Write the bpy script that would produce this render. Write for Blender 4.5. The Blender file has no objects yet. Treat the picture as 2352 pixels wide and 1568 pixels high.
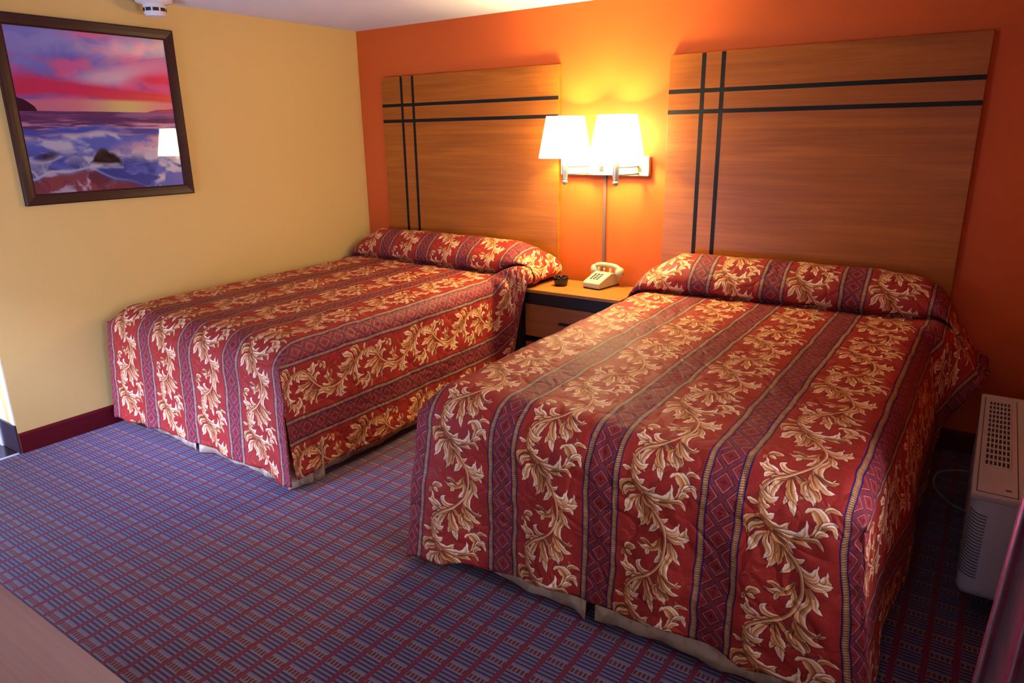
import bpy, bmesh, math, random
import numpy as np
from mathutils import Vector, Matrix, noise as mnoise

random.seed(7)
rng = np.random.default_rng(11)
PI = math.pi
SC = bpy.context.scene
COL = SC.collection

# ------------------------------------------------------------------ helpers
def link(o, parent=None):
    COL.objects.link(o)
    if parent is not None:
        o.parent = parent
        o.matrix_parent_inverse = Matrix.Identity(4)
    return o

def tag(o, label=None, cat=None, group=None, kind=None):
    if label: o['label'] = label
    if cat: o['category'] = cat
    if group: o['group'] = group
    if kind: o['kind'] = kind
    return o

def empty(name, loc, label, cat, rotz=0.0, group=None):
    o = bpy.data.objects.new(name, None)
    o.empty_display_size = 0.1
    o.location = loc
    o.rotation_euler = (0, 0, rotz)
    link(o)
    return tag(o, label, cat, group)

def obj(name, bm, mat, parent=None, smooth=False, loc=None, sub=0):
    me = bpy.data.meshes.new(name)
    bmesh.ops.recalc_face_normals(bm, faces=bm.faces)
    bm.to_mesh(me)
    bm.free()
    for m in (mat if isinstance(mat, (list, tuple)) else [mat]):
        me.materials.append(m)
    if smooth:
        for p in me.polygons: p.use_smooth = True
    o = bpy.data.objects.new(name, me)
    if loc: o.location = loc
    link(o, parent)
    if sub:
        s = o.modifiers.new('sub', 'SUBSURF'); s.levels = sub; s.render_levels = sub
    return o

def struct(name, bm, mat, **k):
    o = obj(name, bm, mat, **k)
    o['kind'] = 'structure'
    return o

def add_box(bm, x0, x1, y0, y1, z0, z1, bevel=0.0, seg=2, mi=0):
    r = bmesh.ops.create_cube(bm, size=1.0)
    vs = r['verts']
    for v in vs:
        v.co = Vector((x0 if v.co.x < 0 else x1, y0 if v.co.y < 0 else y1, z0 if v.co.z < 0 else z1))
    fs = set(f for v in vs for f in v.link_faces)
    for f in fs: f.material_index = mi
    if bevel > 0:
        es = list(set(e for v in vs for e in v.link_edges))
        bmesh.ops.bevel(bm, geom=es, offset=bevel, segments=seg, profile=0.5, affect='EDGES')
    return vs

def box(x0, x1, y0, y1, z0, z1, bevel=0.0, seg=2):
    bm = bmesh.new()
    add_box(bm, x0, x1, y0, y1, z0, z1, bevel, seg)
    return bm

def add_lathe(bm, prof, n=40, c=(0, 0, 0), cap=True):
    rings = []
    for (r, z) in prof:
        rings.append([bm.verts.new((c[0] + r * math.cos(2 * PI * i / n), c[1] + r * math.sin(2 * PI * i / n), c[2] + z)) for i in range(n)])
    for a, b in zip(rings, rings[1:]):
        for i in range(n):
            bm.faces.new((a[i], a[(i + 1) % n], b[(i + 1) % n], b[i]))
    if cap:
        for R in (rings[0], rings[-1]):
            try: bm.faces.new(R)
            except ValueError: pass

def lathe(prof, n=40, c=(0, 0, 0), cap=True):
    bm = bmesh.new(); add_lathe(bm, prof, n, c, cap); return bm

def catmull(pts, n=10):
    P = [Vector(p) for p in pts]
    P = [P[0] * 2 - P[1]] + P + [P[-1] * 2 - P[-2]]
    out = []
    for i in range(1, len(P) - 2):
        for k in range(n):
            t = k / n
            a, b, c, d = P[i - 1], P[i], P[i + 1], P[i + 2]
            out.append(0.5 * ((2 * b) + (c - a) * t + (2 * a - 5 * b + 4 * c - d) * t * t + (3 * b - a - 3 * c + d) * t ** 3))
    out.append(P[-2])
    return out

def add_tube(bm, pts, rad, n=10, cap=True):
    pts = [Vector(p) for p in pts]
    rings = []
    up = Vector((0, 0, 1))
    prev = None
    for i, p in enumerate(pts):
        d = (pts[min(i + 1, len(pts) - 1)] - pts[max(i - 1, 0)]).normalized()
        if prev is None:
            a = d.cross(up)
            if a.length < 1e-3: a = d.cross(Vector((1, 0, 0)))
        else:
            a = prev - d * prev.dot(d)
        a.normalize(); prev = a
        b = d.cross(a)
        r = rad(i / (len(pts) - 1)) if callable(rad) else rad
        rings.append([bm.verts.new(p + (a * math.cos(2 * PI * k / n) + b * math.sin(2 * PI * k / n)) * r) for k in range(n)])
    for A, B in zip(rings, rings[1:]):
        for k in range(n):
            bm.faces.new((A[k], A[(k + 1) % n], B[(k + 1) % n], B[k]))
    if cap:
        bm.faces.new(rings[0]); bm.faces.new(rings[-1])

def tube(pts, rad, n=10):
    bm = bmesh.new(); add_tube(bm, pts, rad, n); return bm

def add_prism(bm, poly, axis, a, b, bevel=0.0):
    """poly: 2D points; axis: extrusion axis."""
    def P(q, t):
        if axis == 'x': return (t, q[0], q[1])
        if axis == 'y': return (q[0], t, q[1])
        return (q[0], q[1], t)
    A = [bm.verts.new(P(q, a)) for q in poly]
    B = [bm.verts.new(P(q, b)) for q in poly]
    n = len(poly)
    fs = [bm.faces.new(A), bm.faces.new(B)]
    for i in range(n):
        fs.append(bm.faces.new((A[i], A[(i + 1) % n], B[(i + 1) % n], B[i])))
    if bevel:
        es = list(set(e for f in fs for e in f.edges))
        bmesh.ops.bevel(bm, geom=es, offset=bevel, segments=3, profile=0.5, affect='EDGES')

def prism(poly, axis, a, b, bevel=0.0):
    bm = bmesh.new(); add_prism(bm, poly, axis, a, b, bevel); return bm

# ------------------------------------------------------------------ node helpers
def srgb(r, g, b):
    f = lambda c: (c / 255.0) / 12.92 if c <= 10 else ((c / 255.0 + 0.055) / 1.055) ** 2.4
    return (f(r), f(g), f(b), 1.0)

class NT:
    def __init__(self, name):
        self.m = bpy.data.materials.new(name)
        self.m.use_nodes = True
        self.t = self.m.node_tree
        self.b = self.t.nodes['Principled BSDF']
        self.out = self.t.nodes['Material Output']
    def n(self, typ, **k):
        q = self.t.nodes.new(typ)
        for a, v in k.items(): setattr(q, a, v)
        return q
    def l(self, a, b): self.t.links.new(a, b)
    def val(self, sock, v):
        if isinstance(v, X): self.l(v.s, sock)
        elif isinstance(v, bpy.types.NodeSocket): self.l(v, sock)
        else: sock.default_value = v
    def math(self, op, *a):
        q = self.n('ShaderNodeMath', operation=op)
        for i, v in enumerate(a): self.val(q.inputs[i], v)
        return X(self, q.outputs[0])
    def mix(self, f, a, b):
        q = self.n('ShaderNodeMix', data_type='RGBA')
        self.val(q.inputs[0], f); self.val(q.inputs[6], a); self.val(q.inputs[7], b)
        return q.outputs[2]
    def coord(self, kind='Object'):
        return self.n('ShaderNodeTexCoord').outputs[kind]
    def xyz(self, kind='Object'):
        s = self.n('ShaderNodeSeparateXYZ'); self.l(self.coord(kind), s.inputs[0])
        return [X(self, o) for o in s.outputs]
    def noise(self, scale, detail=3.0, rough=0.5, vec=None, kind='Object', stretch=None, dist=0.0):
        q = self.n('ShaderNodeTexNoise')
        q.inputs['Scale'].default_value = scale; q.inputs['Detail'].default_value = detail
        q.inputs['Roughness'].default_value = rough; q.inputs['Distortion'].default_value = dist
        src = vec or self.coord(kind)
        if stretch:
            mp = self.n('ShaderNodeMapping'); mp.inputs['Scale'].default_value = stretch
            self.l(src, mp.inputs[0]); src = mp.outputs[0]
        self.l(src, q.inputs['Vector'])
        return X(self, q.outputs['Fac'])
    def ramp(self, f, stops):
        q = self.n('ShaderNodeValToRGB')
        e = q.color_ramp.elements
        while len(e) < len(stops): e.new(0.5)
        for i, (p, c) in enumerate(stops):
            e[i].position = p; e[i].color = c
        self.val(q.inputs[0], f)
        return q.outputs[0]
    def bump(self, h, strength=0.3, dist=0.01):
        q = self.n('ShaderNodeBump'); q.inputs['Strength'].default_value = strength
        q.inputs['Distance'].default_value = dist
        self.val(q.inputs['Height'], h); self.l(q.outputs[0], self.b.inputs['Normal'])
    def col(self, c): self.val(self.b.inputs['Base Color'], c)
    def set(self, **k):
        for a, v in k.items(): self.val(self.b.inputs[a.replace('_', ' ')], v)
        return self

class X:
    def __init__(self, nt, s): self.nt, self.s = nt, s
    def __add__(self, o): return self.nt.math('ADD', self, o)
    def __sub__(self, o): return self.nt.math('SUBTRACT', self, o)
    def __mul__(self, o): return self.nt.math('MULTIPLY', self, o)
    def __truediv__(self, o): return self.nt.math('DIVIDE', self, o)
    def fract(self): return self.nt.math('FRACT', self)
    def lt(self, o): return self.nt.math('LESS_THAN', self, o)
    def gt(self, o): return self.nt.math('GREATER_THAN', self, o)

def plain(name, c, rough=0.5, metal=0.0, spec=0.5, var=0.06, vs=6.0, bump=0.0, bs=200.0, coat=0.0):
    t = NT(name)
    c0 = tuple(max(0, x * (1 - var)) for x in c[:3]) + (1,)
    c1 = tuple(min(1, x * (1 + var)) for x in c[:3]) + (1,)
    t.col(t.mix(t.noise(vs, 3), c0, c1))
    t.set(Roughness=rough, Metallic=metal, Specular_IOR_Level=spec, Coat_Weight=coat)
    if bump: t.bump(t.noise(bs, 2), bump, 0.002)
    return t.m

# ------------------------------------------------------------------ materials
M = {}
def wall_mat(name, c, c2):
    t = NT(name)
    t.col(t.mix(t.noise(1.3, 3), c, c2))
    t.set(Roughness=0.62, Specular_IOR_Level=0.3)
    t.bump(t.noise(120, 3, 0.6), 0.12, 0.003)
    return t.m
M['orange'] = wall_mat('orange_wall_paint', srgb(198, 86, 24), srgb(204, 92, 27))
M['yellow'] = wall_mat('yellow_wall_paint', srgb(217, 184, 110), srgb(222, 190, 117))
M['cream'] = wall_mat('cream_wall_paint', srgb(222, 208, 172), srgb(228, 214, 180))
M['ceil'] = wall_mat('ceiling_paint', srgb(203, 203, 212), srgb(209, 209, 218))
M['maroon'] = plain('maroon_baseboard', srgb(88, 8, 20), 0.5, spec=0.2)
M['darkbase'] = plain('dark_tile_base', srgb(58, 44, 52), 0.3)
M['tile'] = plain('dark_floor_tile', srgb(52, 34, 34), 0.16, var=0.25, vs=3)
M['white'] = plain('white_gloss_paint', srgb(226, 226, 228), 0.35)
M['doorwhite'] = plain('white_door_paint', srgb(215, 222, 232), 0.4)
M['ac'] = plain('aged_beige_plastic', srgb(178, 166, 160), 0.45, var=0.03)
M['acbody'] = plain('grey_plastic_front', srgb(176, 178, 184), 0.5, var=0.03)
M['dark'] = plain('dark_cavity', srgb(22, 20, 24), 0.6)
M['black'] = plain('black_laminate', srgb(22, 17, 18), 0.5, spec=0.25)
M['inlay'] = plain('black_inlay', srgb(20, 15, 13), 0.55, spec=0.2)
M['phone'] = plain('ivory_plastic', srgb(192, 183, 150), 0.34, var=0.02)
M['phonedark'] = plain('dark_rubber', srgb(40, 30, 26), 0.6)
M['key'] = plain('dark_grey_keys', srgb(52, 52, 46), 0.45)
M['ash'] = plain('black_glass', srgb(12, 11, 11), 0.08, spec=0.7)
M['nickel'] = plain('brushed_nickel', srgb(172, 168, 162), 0.42, metal=0.85, var=0.03)
M['arm'] = plain('satin_arm_metal', srgb(150, 144, 134), 0.5, metal=0.4, var=0.02)
M['plate'] = plain('white_lamp_plate', srgb(176, 172, 163), 0.35, var=0.02)
M['conduit'] = plain('mauve_cable_cover', srgb(112, 78, 66), 0.5, var=0.03)
M['detector'] = plain('detector_plastic', srgb(222, 216, 210), 0.4, var=0.02)
M['skirt'] = None
M['foam'] = plain('white_mattress_ticking', srgb(214, 208, 196), 0.8)
M['cord'] = plain('grey_cord', srgb(120, 116, 112), 0.5)

def wood(name, cols, sc=3.0, rough=0.38, axis='x'):
    t = NT(name)
    st = {'x': (0.35, 6.0, 6.0), 'y': (6.0, 0.35, 6.0), 'z': (6.0, 6.0, 0.35)}[axis]
    a = t.noise(sc, 5, 0.6, stretch=st, dist=0.6)
    st2 = tuple(s * (1.0 if s < 1 else 4.0) for s in st)
    b = t.noise(sc * 1.5, 4, 0.7, stretch=st2, dist=0.3)
    t.col(t.ramp(a * 0.65 + b * 0.35, [(0.3, cols[0]), (0.5, cols[1]), (0.7, cols[2])]))
    t.set(Roughness=rough, Specular_IOR_Level=0.25)
    t.bump(b, 0.05, 0.002)
    return t.m
M['wood'] = wood('cherry_veneer', [srgb(136, 72, 18), srgb(160, 88, 24), srgb(180, 104, 32)])
M['nswood'] = wood('oak_laminate_top', [srgb(150, 92, 38), srgb(166, 104, 44), srgb(176, 114, 50)])
M['drawer'] = wood('brown_laminate_front', [srgb(120, 70, 34), srgb(142, 84, 42), srgb(156, 95, 50)])
M['desk'] = wood('pale_wood_laminate', [srgb(170, 140, 140), srgb(190, 158, 154), srgb(202, 172, 166)], rough=0.3)
M['frame'] = wood('dark_mahogany', [srgb(40, 13, 12), srgb(52, 17, 15), srgb(62, 22, 18)], rough=0.38)

# curtain velvet
t = NT('rose_velvet')
n = t.noise(9, 4, 0.6)
t.col(t.ramp(n, [(0.3, srgb(176, 60, 88)), (0.55, srgb(206, 86, 118)), (0.75, srgb(216, 112, 146))]))
t.set(Roughness=0.75, Sheen_Weight=0.5, Sheen_Roughness=0.4)
M['velvet'] = t.m
# bed skirt
t = NT('beige_damask_skirt')
n = t.noise(22, 2, 0.4, stretch=(1, 1, 0.7))
t.col(t.ramp(n, [(0.42, srgb(176, 148, 116)), (0.56, srgb(206, 182, 150))]))
t.set(Roughness=0.7)
M['skirt'] = t.m

# lamp shade: thin fabric, the bulbs inside shine through it
t = NT('white_fabric_shade')
tr = t.n('ShaderNodeBsdfTranslucent'); tr.inputs[0].default_value = (0.95, 0.92, 0.84, 1)
df = t.n('ShaderNodeBsdfDiffuse'); df.inputs[0].default_value = (0.9, 0.87, 0.8, 1)
mx = t.n('ShaderNodeMixShader'); mx.inputs[0].default_value = 0.15
t.l(tr.outputs[0], mx.inputs[1]); t.l(df.outputs[0], mx.inputs[2])
em = t.n('ShaderNodeEmission'); em.inputs[0].default_value = (1.0, 0.84, 0.46, 1); em.inputs[1].default_value = 15.0
ad = t.n('ShaderNodeAddShader'); t.l(mx.outputs[0], ad.inputs[0]); t.l(em.outputs[0], ad.inputs[1])
t.l(ad.outputs[0], t.out.inputs[0])
M['shade'] = t.m
t = NT('bulb_glow')
em = t.n('ShaderNodeEmission'); em.inputs[0].default_value = (1.0, 0.75, 0.42, 1); em.inputs[1].default_value = 20
t.l(em.outputs[0], t.out.inputs[0])
M['bulb'] = t.m

# clear pane (picture glass, window glass)
t = NT('clear_glass')
tp = t.n('ShaderNodeBsdfTransparent')
gl = t.n('ShaderNodeBsdfGlossy'); gl.inputs['Roughness'].default_value = 0.02
fr = t.n('ShaderNodeFresnel'); fr.inputs[0].default_value = 1.5
mx = t.n('ShaderNodeMixShader')
t.l(fr.outputs[0], mx.inputs[0]); t.l(tp.outputs[0], mx.inputs[1]); t.l(gl.outputs[0], mx.inputs[2])
t.l(mx.outputs[0], t.out.inputs[0])
M['glass'] = t.m

# carpet
t = NT('woven_loop_carpet')
x, y, z = t.xyz('Object')
PX, PY = 0.0865, 0.101
fx = ((x - 3.01 + 0.009) / PX + 100.0).fract()
fy = ((y + 2.44) / PY + 100.0).fract()
red = fx.lt(0.22)
bx = (fx - 0.2) / 0.8
lad = fy.lt(0.34)
inner = fy.gt(0.07) * fy.lt(0.27)
tick = (bx * 4.6 + 0.12).fract().lt(0.36)
dash = (((fy - 0.34) / 0.66) * 4.0).fract().lt(0.5)
C_red, C_lav, C_dk = srgb(122, 24, 44), srgb(122, 106, 130), srgb(56, 36, 68)
C_cream, C_cell = srgb(150, 108, 96), srgb(92, 32, 36)
ladc = t.mix(inner, srgb(124, 118, 136), t.mix(tick, C_cell, C_cream))
dsh = t.mix(dash, C_dk, C_lav)
c = t.mix(red, t.mix(lad, dsh, ladc), C_red)
fz = t.noise(420, 2, 0.6)
c = t.mix(t.ramp(fz, [(0.3, (0.55, 0.55, 0.55, 1)), (0.7, (0, 0, 0, 1))]), c, srgb(52, 34, 58))
t.col(c)
t.set(Roughness=0.9, Specular_IOR_Level=0.15, Sheen_Weight=0.15)
t.bump(t.noise(500, 2, 0.6), 0.35, 0.004)
M['carpet'] = t.m

# ------------------------------------------------------------------ painted arrays
def to_image(name, a):
    """a: H x W x 3 in sRGB 0..255, row 0 at the top."""
    h, w = a.shape[:2]
    im = bpy.data.images.new(name, w, h, alpha=False)
    px = np.ones((h, w, 4), np.float32)
    px[..., :3] = np.clip(a[::-1] / 255.0, 0, 1)
    im.pixels.foreach_set(px.ravel())
    im.update()
    im.pack()
    return im

def fbm(h, w, f, oct=4, seed=0, ax=1.0):
    r = np.random.default_rng(seed)
    out = np.zeros((h, w)); amp = 1.0; tot = 0
    for o in range(oct):
        gh, gw = int(max(2, f * 2 ** o)) + 2, int(max(2, f * ax * 2 ** o)) + 2
        g = r.random((gh, gw))
        yy = np.linspace(0, gh - 2.001, h); xx = np.linspace(0, gw - 2.001, w)
        yi, xi = yy.astype(int), xx.astype(int)
        ty, tx = (yy - yi)[:, None], (xx - xi)[None]
        ty = ty * ty * (3 - 2 * ty); tx = tx * tx * (3 - 2 * tx)
        v = (g[yi][:, xi] * (1 - ty) * (1 - tx) + g[yi + 1][:, xi] * ty * (1 - tx) + g[yi][:, xi + 1] * (1 - ty) * tx + g[yi + 1][:, xi + 1] * ty * tx)
        out += v * amp; tot += amp; amp *= 0.5
    return out / tot

# ---- bedspread fabric: one repeat = floral band + trim + lozenge band + trim
PU, PV = 0.394, 0.456            # metres per repeat across / along
RW, RH = 800, 926
MPP = PU / RW
FW = int(0.262 / MPP)            # floral width in px
TW = int(0.026 / MPP)            # one trim
def fabric():
    H, W = RH, RW
    a = np.zeros((H, W, 3))
    ground = np.array([158, 45, 36.])
    a[:] = ground
    a += ((fbm(H, W, 60, 2, 3) - 0.5) * 14)[..., None]
    hgt = np.zeros((H, W))
    # --- lozenge band
    l0, l1 = FW + TW, W - TW
    yy, xx = np.mgrid[0:H, 0:W].astype(float)
    bx = (xx - l0) / (l1 - l0)          # 0..1 across the band
    by = yy / H * 5.0                   # five lozenges per repeat
    loz = (bx > -0.02) & (bx < 1.02)
    p = np.stack([bx + by, bx - by])
    fp = np.abs((p + 0.5) % 1.0 - 0.5)  # distance to lattice lines (cell units)
    dmin = fp.min(0)
    lc = np.empty((H, W, 3)); lc[:] = (122, 44, 44)
    band = dmin < 0.17
    lc[band] = (112, 40, 50)
    cell = (dmin > 0.24)
    lc[cell] = (140, 42, 40)
    for (d0, wd, cc) in ((0.18, 0.026, (220, 152, 140)), (0.04, 0.014, (156, 84, 84))):
        k = np.clip(1 - np.abs(dmin - d0) / wd, 0, 1)[..., None]
        lc = lc * (1 - k) + np.array(cc) * k
    # little floret in each lozenge
    q = (p % 1.0) - 0.5
    fx_, fy_ = (q[0] + q[1]) / 2, (q[0] - q[1]) / 2
    fl = (np.minimum(np.abs(fx_), np.abs(fy_)) < 0.02) & (np.hypot(fx_, fy_) < 0.12) | (np.hypot(fx_, fy_) < 0.05)
    lc[fl & cell] = (96, 26, 42)
    lc += ((fbm(H, W, 90, 2, 5) - 0.5) * 26)[..., None]
    a[loz] = lc[loz]
    # --- trims: ribbed gold cord between navy lines
    for c0 in (FW, W - TW):
        for i in range(TW):
            s = (i + 0.5) / TW
            if s < 0.17 or s > 0.83:
                a[:, c0 + i] = (52, 26, 84)
            else:
                rib = 0.5 + 0.5 * np.sin(2 * PI * np.arange(H) * 62 / H + s * 3.0)
                rr = (rib * 0.75 + 0.25 * (fbm(H, 4, 90, 1, 9)[:, 0]))[:, None]
                e = 1 - abs(s - 0.45) * 0.7
                a[:, c0 + i] = (np.array([122, 66, 36.]) * (1 - rr) + np.array([226, 176, 122.]) * rr) * e
    # --- acanthus scroll
    S = []
    def s(pts, w, tone=0, kind='leaf'): S.append((pts, w, tone, kind))
    # faint background tendrils first
    s([(290, 900), (340, 868), (400, 900), (392, 955)], 20, -2); s([(400, 965), (440, 930), (480, 926)], 16, -2)
    s([(430, 760), (470, 820), (540, 810)], 26, -2); s([(980, 1590), (1090, 1606), (1140, 1560), (1108, 1528)], 20, -1)
    s([(1040, -80), (1070, -30), (1060, 20)], 30, -2); s([(1180, 40), (1230, 0), (1250, -60)], 26, -2)
    s([(950, -40), (860, -30), (850, 60), (868, 175)], 92, 1); s([(905, -60), (800, -30), (738, 72)], 66, 0)
    s([(960, -60), (1040, -50), (1090, -10)], 46, -1)
    s([(1180, 90), (1230, 10), (1310, -8), (1395, 22)], 60, 0)
    # right upper curl
    s([(1040, 330), (1150, 250), (1180, 130), (1090, 50), (985, 92)], 150, 0); s([(1120, 310), (1190, 190), (1270, 130), (1352, 140)], 74, 1)
    s([(1190, 180), (1300, 160), (1352, 255)], 64, 1); s([(1100, 320), (1180, 240), (1262, 246)], 70, 1)
    # main stem, one repeat long
    stem = [(600, 350), (740, 470), (860, 590), (935, 720), (970, 870), (950, 1000), (890, 1140), (790, 1250), (660, 1340), (520, 1410), (420, 1490), (358, 1590), (352, 1700), (400, 1830), (504, 1950)]
    # leaves behind the stem
    s([(640, 1370), (520, 1500), (480, 1600), (552, 1695)], 116, 1); s([(680, 1350), (700, 1480), (740, 1560), (806, 1635)], 124, 0)
    s([(720, 1340), (860, 1420), (930, 1520), (984, 1604)], 124, 1); s([(500, 1410), (400, 1500), (430, 1600), (480, 1640)], 80, 0)
    s([(760, 1320), (900, 1400), (1010, 1490), (1010, 1560)], 70, -1)
    s([(620, 380), (660, 520), (645, 650), (588, 775)], 116, 0); s([(650, 380), (730, 520), (715, 640), (690, 720)], 80, -1)
    s([(760, 500), (835, 640), (800, 730), (708, 792)], 92, 1); s([(590, 380), (550, 500), (600, 600), (536, 678)], 76, 1)
    s([(550, 400), (450, 460), (410, 550), (344, 645)], 118, 1); s([(560, 290), (430, 250), (320, 330), (330, 455)], 120, -1)
    s([(565, 300), (480, 320), (380, 360), (340, 452)], 92, 0)
    s([(950, 740), (1080, 775), (1210, 740), (1236, 615)], 132, 0); s([(1000, 770), (1150, 790), (1302, 760)], 90, 1)
    s([(960, 775), (1090, 840), (1180, 830), (1222, 885)], 62, 1); s([(880, 610), (960, 715), (1090, 715), (1140, 580)], 118, 1)
    s([(860, 580), (920, 610), (992, 566)], 52, 1)
    s([(1010, 890), (1040, 1010), (950, 1150), (975, 1300), (1060, 1356), (1152, 1280)], 118, 1)
    s([(1040, 870), (1090, 960), (1105, 1040), (1168, 1096)], 66, 1)
    s([(890, 860), (840, 950), (720, 1000), (548, 974)], 110, 0); s([(760, 970), (680, 920), (584, 908)], 62, -1)
    s([(720, 1000), (700, 1050), (676, 1090)], 52, 1); s([(900, 940), (890, 1060), (796, 1152)], 76, 1)
    s([(890, 1240), (910, 1330), (950, 1400), (998, 1460)], 92, 0); s([(880, 1360), (830, 1420), (850, 1490), (922, 1526)], 70, 0)
    s([(900, 1250), (1000, 1380), (1080, 1430), (1176, 1442)], 74, 1); s([(930, 1260), (1090, 1340), (1206, 1314)], 60, -1)
    s([(700, 1350), (540, 1372), (400, 1310), (336, 1155)], 138, 0); s([(470, 1330), (370, 1320), (276, 1265)], 74, 1)
    s([(480, 1360), (400, 1385), (372, 1425)], 52, 1); s([(560, 1378), (490, 1400), (458, 1430)], 46, 0)
    s([(760, 1265), (640, 1290), (545, 1225), (606, 1166)], 76, 1)
    s([(350, 1115), (420, 1050), (526, 1064)], 104, 0); s([(360, 1115), (410, 1130), (456, 1150)], 62, 1); s([(345, 1105), (320, 1140), (300, 1190)], 40, -1)
    S.append((stem, 74, 0, 'stem'))
    # leaves over the stem
    s([(440, -60), (520, 30), (600, 45), (690, 4)], 84, 1); s([(445, 30), (500, 110), (594, 122)], 76, 0); s([(440, 110), (370, 96), (304, 76)], 58, 1)
    s([(470, 120), (550, 220), (664, 183)], 94, 1); s([(500, 220), (620, 305), (740, 320), (836, 226)], 106, 0)
    s([(620, 340), (820, 375), (990, 330), (1012, 160)], 136, 1); s([(640, 340), (800, 410), (950, 396), (1084, 436)], 84, 0)
    s([(880, 390), (1080, 340), (1160, 350), (1204, 425)], 60, 0); s([(620, 350), (700, 450), (820, 468), (918, 496)], 94, 1)
    s([(640, 370), (720, 430), (800, 470), (880, 560)], 60, -1)
    P = 1600.0
    sxr, syr = FW / 1120.0, H / P
    dark, mid, tan, lite, white = [np.array(c, float) for c in ((90, 44, 22), (162, 92, 46), (208, 138, 80), (232, 182, 132), (248, 224, 198))]
    def cr(pts, n=26):
        return [(q.x, q.y) for q in catmull([(p_[0], p_[1], 0) for p_ in pts], n)]
    for (pts, w, tone, kind) in S:
        q = np.array(cr(pts))
        q[:, 0] = (q[:, 0] + 0.06 * q[:, 1] - 290) * sxr
        q[:, 1] *= syr
        ww = w * (1.06 if kind == 'leaf' else 0.62) * (sxr + syr) * 0.5
        n = len(q)
        tt = np.linspace(0, 1, n)
        if kind == 'leaf':
            wd = ww * 0.5 * np.minimum(1, (0.30 + 1.5 * tt)) * np.clip((1 - tt) / 0.42, 0, 1) ** 0.7
        else:
            wd = np.full(n, ww * 0.42)
        dirs = np.gradient(q, axis=0)
        dirs /= np.linalg.norm(dirs, axis=1)[:, None] + 1e-9
        pad = ww + 10
        bx0, bx1 = int(q[:, 0].min() - pad), int(q[:, 0].max() + pad)
        by0, by1 = int(q[:, 1].min() - pad), int(q[:, 1].max() + pad)
        gy, gx = np.mgrid[by0:by1, bx0:bx1].astype(float)
        d2 = (gx[..., None] - q[:, 0]) ** 2 + (gy[..., None] - q[:, 1]) ** 2
        rel = np.sqrt(d2) - wd
        k = rel.argmin(-1)
        sd = np.take_along_axis(rel, k[..., None], -1)[..., 0]
        vx, vy = gx - q[k, 0], gy - q[k, 1]
        side = (dirs[k, 0] * vy - dirs[k, 1] * vx) / np.maximum(wd[k], 1.0)
        tk = tt[k]
        # lobed edge
        if kind == 'leaf' and w > 56:
            sd = sd + np.maximum(0, np.sin(tk * (9 + w * 0.05) + (side > 0) * 1.6)) * ww * 0.13 * np.clip(tk * 3, 0, 1)
        cov = np.clip(0.9 - sd, 0, 1)
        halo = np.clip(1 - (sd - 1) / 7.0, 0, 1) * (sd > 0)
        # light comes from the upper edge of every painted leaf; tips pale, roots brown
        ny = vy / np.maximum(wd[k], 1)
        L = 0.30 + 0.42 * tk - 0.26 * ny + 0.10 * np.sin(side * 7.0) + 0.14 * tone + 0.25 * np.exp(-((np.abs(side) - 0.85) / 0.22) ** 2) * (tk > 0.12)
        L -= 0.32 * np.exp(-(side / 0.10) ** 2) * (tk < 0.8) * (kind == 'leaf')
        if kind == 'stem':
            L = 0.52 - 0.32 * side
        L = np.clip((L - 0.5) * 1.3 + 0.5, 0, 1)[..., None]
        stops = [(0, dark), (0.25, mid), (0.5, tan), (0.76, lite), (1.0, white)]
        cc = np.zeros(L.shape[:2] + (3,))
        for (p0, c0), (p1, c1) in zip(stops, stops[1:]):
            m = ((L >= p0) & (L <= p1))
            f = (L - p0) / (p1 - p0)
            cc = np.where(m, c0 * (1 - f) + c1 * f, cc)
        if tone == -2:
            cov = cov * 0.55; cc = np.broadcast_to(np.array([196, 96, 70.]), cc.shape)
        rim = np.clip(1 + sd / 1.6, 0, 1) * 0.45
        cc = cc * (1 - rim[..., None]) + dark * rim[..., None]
        iy = np.mod(np.arange(by0, by1), H); ix = np.arange(bx0, bx1)
        ok = (ix >= 3) & (ix < FW - 3)
        ixo = ix[ok]
        sub = a[np.ix_(iy, ixo)]
        hl = (halo * (0.55 if tone != -2 else 0.1))[:, ok][..., None]
        sub = sub * (1 - hl) + np.array([104, 26, 26.]) * hl
        cv = cov[:, ok][..., None]
        a[np.ix_(iy, ixo)] = sub * (1 - cv) + cc[:, ok] * cv
    return a
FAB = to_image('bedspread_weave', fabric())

t = NT('quilted_brocade')
tx = t.n('ShaderNodeTexImage'); tx.image = FAB; tx.interpolation = 'Cubic'
uv = t.n('ShaderNodeUVMap'); uv.uv_map = 'UVMap'
mp = t.n('ShaderNodeMapping'); mp.inputs['Scale'].default_value = (1 / PU, 1 / PV, 1)
t.l(uv.outputs[0], mp.inputs[0]); t.l(mp.outputs[0], tx.inputs[0])
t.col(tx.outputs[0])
t.set(Roughness=0.58, Specular_IOR_Level=0.22)
vo = t.n('ShaderNodeTexVoronoi'); vo.feature = 'DISTANCE_TO_EDGE'; vo.inputs['Scale'].default_value = 9.0
nz = t.n('ShaderNodeTexNoise'); nz.inputs['Scale'].default_value = 5.0
ad = t.n('ShaderNodeMixRGB'); ad.blend_type = 'ADD'; ad.inputs[0].default_value = 0.25
t.l(uv.outputs[0], nz.inputs['Vector']); t.l(uv.outputs[0], ad.inputs[1]); t.l(nz.outputs['Color'], ad.inputs[2])
t.l(ad.outputs[0], vo.inputs['Vector'])
nz2 = t.n('ShaderNodeTexNoise'); nz2.inputs['Scale'].default_value = 14.0; nz2.inputs['Detail'].default_value = 3.0
t.l(uv.outputs[0], nz2.inputs['Vector'])
h1 = t.math('SMOOTH_MIN', X(t, vo.outputs['Distance']) * 5.0, 1.0, 0.4)
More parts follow.
